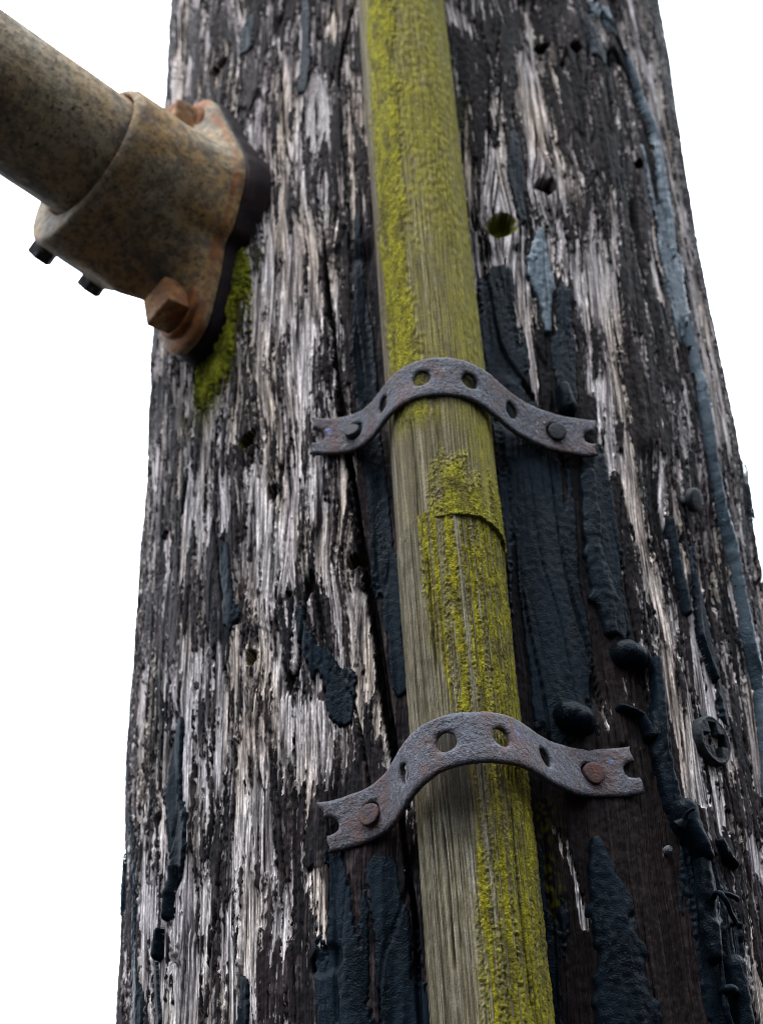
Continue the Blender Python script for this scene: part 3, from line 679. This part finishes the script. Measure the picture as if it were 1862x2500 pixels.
# ------------------------------------------------------------------ perforated straps
def strap_sheet(us, hw, hr, uL, uR, lens):
    """2-D sheet of points (u along, v across) with round holes; returns verts, quads."""
    V, Q = [], []
    def addgrid(Ua, Va):
        b = len(V); n, m_ = Ua.shape
        V.extend(zip(Ua.ravel(), Va.ravel())); Q.extend((gquads(n, m_) + b).tolist())
    NV = 16
    def block(uc, half=None, ovx=1.0):
        k = 16
        side = np.linspace(-1, 1, k + 1)
        per = [(1, s_) for s_ in side[:-1]] + [(-s_, 1) for s_ in side[:-1]] + [(-1, -s_) for s_ in side[:-1]] + [(s_, -1) for s_ in side[:-1]]
        per = np.array(per); ang = np.arctan2(per[:, 1], per[:, 0]); cirp = np.stack([np.cos(ang) * ovx, np.sin(ang)], -1) * hr
        sq = per * hw
        T = np.linspace(0, 1, 7)[:, None, None]**1.0
        P = cirp[None] * (1 - T) + sq[None] * T
        if half is None:
            b = len(V); n, m_ = P.shape[:2]
            V.extend((p[0] + uc, p[1]) for p in P.reshape(-1, 2)); Q.extend((gquads(n, m_, wrap=True, flip=True) + b).tolist())
        else:                                          # half block: the notch of a strap torn through a hole
            idx = [i for i in range(len(per)) if per[i, 0] * half >= -1e-6]
            if half > 0: idx = [i for i in range(len(per)) if per[i, 1] < 0 and per[i, 0] >= -1e-6] + [i for i in range(len(per)) if per[i, 1] >= 0 and per[i, 0] >= -1e-6]
            idx = sorted(idx, key=lambda i: math.atan2(per[i, 1], per[i, 0] * half))
            P2 = P[:, idx]; b = len(V); n, m_ = P2.shape[:2]
            V.extend((p[0] + uc, p[1]) for p in P2.reshape(-1, 2)); Q.extend((gquads(n, m_, flip=(half > 0)) + b).tolist())
    vv = np.linspace(-hw, hw, NV + 1)
    block(uL, half=1); cur = uL + hw
    for uc in us:
        g_ = np.linspace(cur, uc - hw, max(2, int((uc - hw - cur) / .0011) + 2)); addgrid(*[x.T for x in np.meshgrid(g_, vv)]); block(uc); cur = uc + hw
    g_ = np.linspace(cur, uR - hw, max(2, int((uR - hw - cur) / .0011) + 2)); addgrid(*[x.T for x in np.meshgrid(g_, vv)]); block(uR, half=-1)
    V = np.array(V); Q = np.array(Q)
    key = np.round(V * 4e4 + .37).astype(np.int64); _, inv, first = None, None, None
    uq, first, inv = np.unique(key, axis=0, return_index=True, return_inverse=True); inv = inv.ravel()
    V = V[first]; Q = inv[Q]
    # same winding everywhere
    p = V[Q]; ar = ((p[:, 2, 0] - p[:, 0, 0]) * (p[:, 3, 1] - p[:, 1, 1]) - (p[:, 2, 1] - p[:, 0, 1]) * (p[:, 3, 0] - p[:, 1, 0]))
    Q[ar < 0] = Q[ar < 0][:, ::-1]
    return V, Q[np.abs(ar) > 1e-12]
def strap(name, label, n1, n2, holes, heights, endl, endr, hw, hr, nail_off, seed, nailmats):
    P1 = on_cyl(*n1, R + .0035)[2]; P2 = on_cyl(*n2, R + .0035)[2]
    k = (P2[2] - P1[2]) / (P2[0] - P1[0]); z0 = P1[2] - k * P1[0]
    def pl(q): r = ray(*q); return r * (z0 / (r[2] - k * r[0]))
    def onp(q, h):
        p = on_cyl(*q, R + h)[2]; p[2] = z0 + k * p[0]; return p
    pts = [onp(endl, .0045), P1] + [pl(q) for q in holes] + [P2, onp(endr, .0040)]
    pts = np.array(pts)
    for i, dh in heights.items():                     # small corrections outwards (towards -Y)
        pts[i, 1] -= dh
    T = np.concatenate([[0], np.cumsum(np.linalg.norm(np.diff(pts, axis=0), axis=1))])
    tt = np.linspace(-.01, T[-1] + .01, 600)
    C3 = cubic(pts, T, np.clip(tt, 0, T[-1]))
    C3 += (tt - np.clip(tt, 0, T[-1]))[:, None] * np.array([1, 0, k])[None] / math.hypot(1, k)
    L = np.concatenate([[0], np.cumsum(np.linalg.norm(np.diff(C3, axis=0), axis=1))])
    ul = [np.interp(T[i], tt, L) for i in range(len(T))]
    V, Q = strap_sheet(ul[1:-1], hw, hr, ul[0], ul[-1], None)
    print(name, 'arc', np.round(np.diff(ul), 4), 'heights', np.round((np.hypot(pts[:, 0] - PC[0], pts[:, 1] - PC[1]) - R) * 1000, 1))
    u, v = V[:, 0].copy(), V[:, 1].copy()
    # torn, slightly flared corners and an uneven rim
    el_ = sm(ul[0] + .004, ul[0] - .001, u) ; er_ = sm(ul[-1] - .004, ul[-1] + .001, u)
    u = u - el_ * (.0008 + .0014 * (np.abs(v) / hw)**2 + .0006 * np.sin(v * 900 + seed)) + er_ * (.0008 + .0014 * (np.abs(v) / hw)**2 + .0006 * np.sin(v * 700 + seed * 2))
    v = v * (1 + .025 * pn(u * 90, v * 0, seed) + .012 * pn(u * 320, v * 0, seed + 1))
    v = v + .0006 * pn(u * 40, u * 0, seed + 2)
    X = np.stack([np.interp(u, L, C3[:, i]) for i in range(3)], -1)
    tg = np.gradient(C3, axis=0); tg /= np.linalg.norm(tg, axis=1)[:, None]
    wdir0 = np.array([-k, 0, 1.0]); wdir0 /= np.linalg.norm(wdir0)
    tgv = np.stack([np.interp(u, L, tg[:, i]) for i in range(3)], -1); tgv /= np.linalg.norm(tgv, axis=1)[:, None]
    wd = wdir0 - (tgv @ wdir0)[:, None] * tgv; wd /= np.linalg.norm(wd, axis=1)[:, None]
    nr = np.cross(tgv, wd); nr[nr[:, 1] > 0] *= -1
    pit = .00016 * fbm(u * 500, v * 500, 3, seed + 3)
    ti = .00092
    # the ends lift and sag a little
    sag = .0006 * pn(u * 30, v * 60, seed + 5) + .0012 * el_ + .0015 * er_ * (v < 0)
    lay = []
    edge_r = .0005
    F = X + v[:, None] * wd + (ti + pit + sag)[:, None] * nr
    Bk = X + v[:, None] * wd + (-ti + pit + sag)[:, None] * nr
    nV = len(V)
    e = np.concatenate([Q[:, [0, 1]], Q[:, [1, 2]], Q[:, [2, 3]], Q[:, [3, 0]]])
    es = np.sort(e, 1); _, idx, cnt = np.unique(es, axis=0, return_index=True, return_counts=True)
    be = e[idx[cnt == 1]]
    side = np.stack([be[:, 1], be[:, 0], be[:, 0] + nV, be[:, 1] + nV], 1)
    bi = np.unique(be); F[bi] -= .00045 * nr[bi]; F[bi, :] += 0
    # orientation: Q is counter-clockwise in (u, v); outward normal is nr
    s_ = np.sign(np.einsum('ij,ij->i', np.cross(tgv, wd), nr)[0])
    front, back = (Q, Q[:, ::-1] + nV) if s_ > 0 else (Q[:, ::-1], Q + nV)
    if s_ < 0: side = side[:, ::-1]
    root = thing(name, label, 'strap', tuple(P1), 'perforated straps holding the cable cover')
    band = link('band', raw(np.concatenate([F, Bk]), np.concatenate([front, back, side])), M_STRAP, root)
    for j, (i, off) in enumerate(((1, nail_off[0]), (len(ul) - 2, nail_off[1]))):
        uc = ul[i] + off[0]
        Pn = np.array([np.interp(uc, L, C3[:, q]) for q in range(3)]); t_ = np.array([np.interp(uc, L, tg[:, q]) for q in range(3)]); t_ /= np.linalg.norm(t_)
        w_ = wdir0 - t_ @ wdir0 * t_; w_ /= np.linalg.norm(w_); n_ = np.cross(t_, w_); n_ = n_ if n_[1] < 0 else -n_
        nn = n_ + off[2] * t_ + off[3] * w_; nn /= np.linalg.norm(nn); a1 = np.cross(w_, nn); a1 /= np.linalg.norm(a1); a2 = np.cross(nn, a1)
        o_ = Pn + w_ * off[1] + n_ * ti
        pc = circ(off[4], 40) * (1 + .03 * np.sin(np.arange(40) * .5))[:, None]
        c1_, q1 = prism(pc, -.0004, .0017, o_, a1, a2, nn, bev=.0005, dome=.0001)
        c2_, q2 = prism(circ(.0019, 20), -.012, .0, o_, a1, a2, nn)
        head = link('nail', raw(np.concatenate([c1_, c2_]), np.concatenate([q1, q2 + len(c1_)])), nailmats[j], root)
    return root
strap('perforated_strap', 'upper rusty perforated metal strap arched over the lichened cable cover', (772, 933), (1198, 935),
      [(832, 870), (913, 823), (1017, 834), (1104, 884)], {2: -.002, 3: .0008, 4: .0024, 5: -.002}, (684, 945), (1282, 958), .0090, .0036,
      ((-.0014, -.0008, .15, .25, .0033), (.0010, -.0008, -.25, -.15, .0037)), 11, (M_NAILD, M_NAILD))
strap('perforated_strap', 'lower rusty perforated metal strap arched over the grey ribbed cable cover, with torn notched ends', (808, 1762), (1275, 1675),
      [(878, 1673), (965, 1605), (1083, 1597), (1177, 1638)], {2: -.001, 5: -.001}, (712, 1800), (1372, 1690), .0095, .0037,
      ((-.0007, -.0008, .05, .10, .0041), (.0010, -.0008, -.15, -.10, .0041)), 12, (M_NAIL, M_NAIL))

# ------------------------------------------------------------------ lamp bracket and arm
aB, zB, _ = on_cyl(455, 502, R)
nh = np.array([math.sin(aB), -math.cos(aB), 0.0])
side_ = np.array([math.cos(aB), math.sin(aB), 0.0]); up_ = np.array([0, 0, 1.0])
A0 = cylpt(np.array(aB), np.array(zB), R + .0085)
# axis of the arm: lies on the ray plane of the photographed centre line, a little towards the camera
rA = A0 / np.linalg.norm(A0); r2 = ray(202, 334)
pn_ = np.cross(rA, r2); pn_ /= np.linalg.norm(pn_)
lat = np.cross(pn_, rA); lat = lat if lat @ (r2 - rA) > 0 else -lat
TOW = math.radians(21)
ax = math.cos(TOW) * lat - math.sin(TOW) * rA
print('bracket az', math.degrees(aB), 'axis', ax, 'elev', math.degrees(math.asin(ax[2])), 'flange normal', nh)
SB = side_ - side_ @ ax * ax; SB /= np.linalg.norm(SB); UB = np.cross(SB, ax); UB = UB if UB[2] > 0 else -UB
RS, RP = .0352, .0300
th = np.linspace(0, 2 * math.pi, 160, endpoint=False)
cs, sn = np.cos(th), np.sin(th)
# outline of the flange: hull of a middle circle and two ears
hull = []
for cx_, cy_, r_ in ((0, .004, .0385), (0, .060, .0165), (0, -.061, .0160)): hull += [(cx_ + r_ * math.cos(t), cy_ + r_ * math.sin(t)) for t in np.linspace(0, 2 * math.pi, 120)]
hull = np.array(hull)
def support_radius(c, s):                            # radius of the convex hull along a direction
    hh_ = np.array([(hull @ np.array([math.cos(t), math.sin(t)])).max() for t in np.linspace(0, 2 * math.pi, 720, endpoint=False)])
    tt_ = np.linspace(0, 2 * math.pi, 720, endpoint=False)
    out = []
    for c_, s__ in zip(c, s):
        d = c_ * np.cos(tt_) + s__ * np.sin(tt_); ok = d > .05
        out.append((hh_[ok] / d[ok]).min())
    return np.array(out)
rho_f = support_radius(cs, sn)
rho_f = rho_f - .0045 * np.exp(-((np.abs(sn) - .80) / .10)**2) * (sn < 0)
root = thing('lamp_bracket', 'rust-stained iron bracket with thick arm tube bolted to the left of the pole', 'bracket', tuple(A0))
qv = np.cross(ax, rA); qv /= np.linalg.norm(qv); qv = qv if qv[0] < 0 else -qv      # radial direction of the lower-left outline
phi_b = math.atan2(qv @ UB, qv @ SB)
dphi = np.angle(np.exp(1j * (th - phi_b)))
boss = .0115 * np.exp(-(dphi / .75)**2)
LS = .060
lobe = .95 * np.exp(-(np.angle(np.exp(1j * (th + 2.30))) / .36)**2)
rows, rst = [], []
ts = np.concatenate([np.linspace(0, .0045, 6), np.linspace(.0050, LS - .004, 60)])
for t in ts:
    pl_t = .0045
    if t <= pl_t:
        k = 1 - .030 * (max(0, t - pl_t + .002) / .002)**2; rho = rho_f * k; b = 0.0
    else:
        x = (t - pl_t); e_ = math.exp(-x / .0065); tail = np.where(sn < 0, 1, .6)
        rho = RS + boss * sm(.0, .02, np.array(x)) + (rho_f * .97 - RS) * np.clip((.60 * math.exp(-x / .0045) + .40 * math.exp(-x / .013)) * (1 - lobe) + math.exp(-(x / .030)**2) * lobe, 0, 1)
        b = float(sm(0, .03, np.array(x)))
    U_ = up_ * (1 - b) + UB * b; S_ = side_ * (1 - b) + SB * b
    cen = A0 + nh * min(t, pl_t) + ax * max(0, t - pl_t)
    rho = rho + .0005 * pn(th * 4, t * 60 + th * 0, 5)
    rows.append(cen + (rho * cs)[:, None] * S_ + (rho * sn)[:, None] * U_)
    rst.append(np.where(t <= pl_t, .58 - .2 * (t < .003), .66 * np.exp(-np.maximum(0, t - pl_t) / .0025)) + 0 * th + .25 * np.exp(-(dphi / .25)**2) * (t > .02))
cen0 = A0 + nh * .0085
rs_end = RS + boss
for k in range(1, 6):                                # rounded lip
    a_ = k / 5 * math.pi / 2
    tt_ = LS - .004 + .004 * math.sin(a_); rr_ = rs_end - .0025 * (1 - math.cos(a_))
    rows.append(cen0 + ax * (tt_ - .0085) + (rr_ * cs)[:, None] * SB + (rr_ * sn)[:, None] * UB); rst.append(0 * th)
RI = RP + .0011
rows.append(cen0 + ax * (LS - .0085) + ((RI + .0010) * cs)[:, None] * SB + ((RI + .0010) * sn)[:, None] * UB); rst.append(0 * th + .2)
for dt in (.0012, .008, .025): rows.append(cen0 + ax * (LS - .0085 - dt) + (RI * cs)[:, None] * SB + (RI * sn)[:, None] * UB); rst.append(0 * th + .9)
link('socket', raw(np.array(rows), gquads(len(rows), len(th), wrap=True), {'rust': np.array(rst).ravel()}), M_CAST, root)
# dark rusted saddle pad between flange and pole, hollowed to the pole's curve
rows = []
for t, k in ((.0002, .90), (-.0003, .985), (-.0025, 1.01), (-.010, 1.015), (-.022, 1.02)):
    r_ = rho_f * k * (1 + .012 * pn(th * 5, th * 0 + t * 100, 6))
    rows.append(A0 + nh * t + (r_ * cs)[:, None] * side_ + (r_ * sn)[:, None] * up_)
link('saddle_pad', raw(np.array(rows), gquads(len(rows), len(th), wrap=True, flip=True), {'rust': np.full(len(rows) * len(th), 2.0)}), M_PAD, root)
# arm tube
tl = np.concatenate([np.linspace(LS - .024, LS + .35, 120), np.linspace(LS + .36, LS + .75, 20)])
rows = []
for t in tl:
    r_ = RP + .00015 * pn(th * 6, t * 40 + 0 * th, 8)
    rows.append(cen0 + ax * (t - .0085) + (r_ * cs)[:, None] * SB + (r_ * sn)[:, None] * UB)
for k in (.93, .92): rows.append(cen0 + ax * (tl[-1] - .0085) + (RP * k * cs)[:, None] * SB + (RP * k * sn)[:, None] * UB)
tr = np.concatenate([np.repeat(tl, len(th)), np.zeros(2 * len(th))])
link('arm_tube', raw(np.array(rows), gquads(len(rows), len(th), wrap=True), {'rust': np.full(len(tr), .02)}), M_PIPE, root)
M_BOLT = mat_iron('rusty_bolt', (.42, .30, .19, 1), (.42, .20, .07, 1), (.15, .07, .03, 1), 1)
M_SCREW = mat_iron('dark_set_screw', (.035, .036, .045, 1), (.03, .025, .025, 1), (.015, .014, .016, 1), 0)
def part_poly(name, poly, t0, t1, o, x_, y_, n_, mat, rust, bev, par, lab=None):
    c_, q = prism(poly, t0, t1, o, x_, y_, n_, bev=bev)
    return link(name, raw(c_, q, {'rust': np.full(len(c_), rust)}), mat, par, smooth=True, label=lab)
def square_bolt(y0, rot, lab):
    o = A0 + nh * .0062 + up_ * y0
    ca, sa = math.cos(rot), math.sin(rot)
    x_ = ca * side_ + sa * up_; y_ = -sa * side_ + ca * up_
    tilt = nh + .10 * up_ * -1; tilt /= np.linalg.norm(tilt)
    part_poly('washer', circ(.0135, 40), -.001, .0022, o, side_, up_, nh, M_CAST, .7, .0008, root)
    part_poly('bolt', rpoly(4, .0122, rad=.10, ph=math.pi / 4), 0, .0115, o + nh * .002, x_, y_, tilt / np.linalg.norm(tilt), M_BOLT, .42, .0012, root, lab)
square_bolt(-.057, math.radians(14), 'square rusty bolt head at the bottom of the bracket')
square_bolt(.057, math.radians(-10), 'square rusty bolt head at the top of the bracket')
for t, off in ((LS - .009, .14), (LS - .036, .10)):
    d = math.cos(off) * qv - math.sin(off) * np.cross(qv, ax) * (1 if (np.cross(qv, ax) @ rA) < 0 else -1); d /= np.linalg.norm(d)
    o = cen0 + ax * (t - .0085) + d * (RS + .006)
    x_ = ax; y_ = np.cross(d, x_)
    part_poly('set_screw', rpoly(6, .0066, rad=.12), -.002, .0115, o, x_, y_, d, M_SCREW, .1, .0008, root)

# ------------------------------------------------------------------ small fixings on the pole
def frame_at(px, py, h=.002):
    a, z, p = on_cyl(px, py, R + h)
    n_ = np.array([math.sin(a), -math.cos(a), 0.0]); s_ = np.array([math.cos(a), math.sin(a), 0.0])
    return p, s_, np.array([0, 0, 1.0]), n_
# cross-slot screw: grid disc with the cross pressed in
def cross_screw():
    p, s_, u_, n_ = frame_at(1548, 1603, .0026)
    t = thing('cross_slot_screw', 'black cross-slot screw head sunk in pale wood at the right edge, below the straps\' level', 'screw', tuple(p))
    n_ = n_ + .10 * s_ - .05 * u_; n_ /= np.linalg.norm(n_); s_ = np.cross(u_, n_); s_ /= np.linalg.norm(s_); u_ = np.cross(n_, s_)
    r_ = .0098; rot = math.radians(12)
    rr_ = np.linspace(0, 1, 46)[1:]; tt_ = np.linspace(0, 2 * math.pi, 120, endpoint=False)
    RR, TT = np.meshgrid(rr_, tt_, indexing='ij')
    x = RR * np.cos(TT - rot); y = RR * np.sin(TT - rot)
    arm = lambda p_, q_: (sm(.26, .20, np.abs(p_))) * sm(.74, .64, np.abs(q_))
    c_ = np.maximum(np.maximum(arm(x, y), arm(y, x)), sm(.32, .24, np.hypot(x, y)))
    h_ = -.0060 * c_ + .0005 * (1 - RR**2) + .00016 * pn(x * 5, y * 5, 3) + .0003 * np.exp(-((RR - .90) / .05)**2)
    h_ = h_ - .0011 * sm(.95, 1.0, RR)
    P = p + (RR * r_ * np.cos(TT))[..., None] * s_ + (RR * r_ * np.sin(TT))[..., None] * u_ + h_[..., None] * n_
    sk = P[-1] - n_ * .006
    P = np.concatenate([(p - .0034 * n_ + 0 * P[:1]), P, sk[None]])
    mh = mat_nail('blackened_screw_head', (.006, .008, .010, 1), (.018, .026, .032, 1)); mh.node_tree.nodes['Principled BSDF'].inputs['Specular IOR Level'].default_value = .15
    link('head', raw(P, gquads(P.shape[0], P.shape[1], wrap=True)), mh, t)
M_NAILG = mat_nail('dark_coated_screw', (.008, .011, .014, 1), (.022, .030, .036, 1))
cross_screw()
def disc_nail(px, py, r_, label, mat, h=.004, tilt=(0, 0), name='nail', cat='nail', thick=.002):
    p, s_, u_, n_ = frame_at(px, py, h)
    n_ = n_ + tilt[0] * s_ + tilt[1] * u_; n_ /= np.linalg.norm(n_); s_ = np.cross(u_, n_); s_ /= np.linalg.norm(s_); u_ = np.cross(n_, s_)
    c1_, q1 = prism(circ(r_, 40), -thick * .5, thick * .5, p, s_, u_, n_, bev=thick * .35, dome=.0002)
    c2_, q2 = prism(circ(r_ * .36, 16), -.012, 0, p, s_, u_, n_)
    o = link(name, raw(np.concatenate([c1_, c2_]), np.concatenate([q1, q2 + len(c1_)])), mat)
    o['label'] = label; o['category'] = cat; return o
disc_nail(1503, 1083, .0050, 'flat black nail head beside the long tar run on the right of the pole', M_NAILG, .0050, (.15, -.35), thick=.0028)
disc_nail(1447, 1841, .0016, 'tiny grey nail head on dark brown wood below the right end of the lower strap', mat_nail('grey_nail', (.14, .15, .16, 1), (.07, .075, .08, 1)), .0035)

def tube(pts, r_, name, mat, parent=None, n=10, jit=.0):
    P = np.array(pts, float); T = np.concatenate([[0], np.cumsum(np.linalg.norm(np.diff(P, axis=0), axis=1))])
    t = np.linspace(0, T[-1], max(24, int(T[-1] / .0006))); Cc = cubic(P, T, t)
    tg = np.gradient(Cc, axis=0); tg /= np.linalg.norm(tg, axis=1)[:, None]
    ref = np.array([0.3, -.9, .2]); a = np.cross(tg, ref); a /= np.linalg.norm(a, axis=1)[:, None]; b = np.cross(tg, a)
    rr_ = np.interp(np.linspace(0, 1, len(t)), np.linspace(0, 1, len(np.atleast_1d(r_))), np.atleast_1d(r_)) * (1 + jit * pn(t * 600, t * 0, 4))
    an = np.linspace(0, 2 * math.pi, n, endpoint=False)
    G = Cc[:, None] + (rr_[:, None] * np.cos(an))[..., None] * a[:, None] + (rr_[:, None] * np.sin(an))[..., None] * b[:, None]
    return link(name, raw(np.concatenate([Cc[:1, None] + 0 * G[:1], G, Cc[-1:, None] + 0 * G[:1]]), gquads(len(t) + 2, n, wrap=True)), mat, parent)
def pp(x, y, h): return on_cyl(x, y, R + h)[2]
wt = thing('wire_hook', 'bent tar-coated wire hook standing out at the lower right of the pole', 'wire', tuple(pp(1552, 1945, .004)))
tube([pp(1549, 1960, .002), pp(1545, 1942, .008), pp(1556, 1934, .012), pp(1570, 1950, .013), pp(1582, 1978, .011), pp(1592, 1996, .008), pp(1582, 2003, .001)], [.0006, .0010, .0010, .0009, .0009, .0008, .0008], 'hook', M_TAR, wt, jit=.15)
tube([pp(1556, 1933, .008), pp(1572, 1936, .012), pp(1592, 1944, .013), pp(1594, 1950, .009)], [.0008, .0009, .0008, .0006], 'prong', M_TAR, wt, jit=.15)
M_DRIP = mat_tar(); M_DRIP.name = 'glossy_tar_thread'
bs = M_DRIP.node_tree.nodes['Principled BSDF']; 
for l in list(bs.inputs['Roughness'].links): M_DRIP.node_tree.links.remove(l)
bs.inputs['Roughness'].default_value = .30
tube([pp(1550, 1955, .004), pp(1553, 2010, .0045), pp(1560, 2080, .0045), pp(1567, 2150, .0045), pp(1575, 2200, .0045), pp(1590, 2240, .004)], [.0013, .0010, .0008, .0009, .0012, .0014], 'tar_thread', M_DRIP, pole, jit=.2)
tube([pp(1470, 1790, .007), pp(1480, 1776, .009), pp(1488, 1760, .011), pp(1503, 1752, .013)], [.0030, .0013, .0007, .0006], 'tar_thread', M_DRIP, pole, jit=.1)
tube([pp(1565, 2148, .003), pp(1578, 2142, .007), pp(1590, 2146, .006), pp(1585, 2158, .002)], [.0016, .0018, .0014, .001], 'tar_lump', M_TAR, pole, jit=.2)
tube([pp(1640, 1262, .001), pp(1646, 1250, .006), pp(1648, 1236, .012)], [.0016, .0011, .0003], 'splinter', M_POLE, pole)
print('verts', sum(len(o.data.vertices) for o in bpy.data.objects if o.type == 'MESH'))
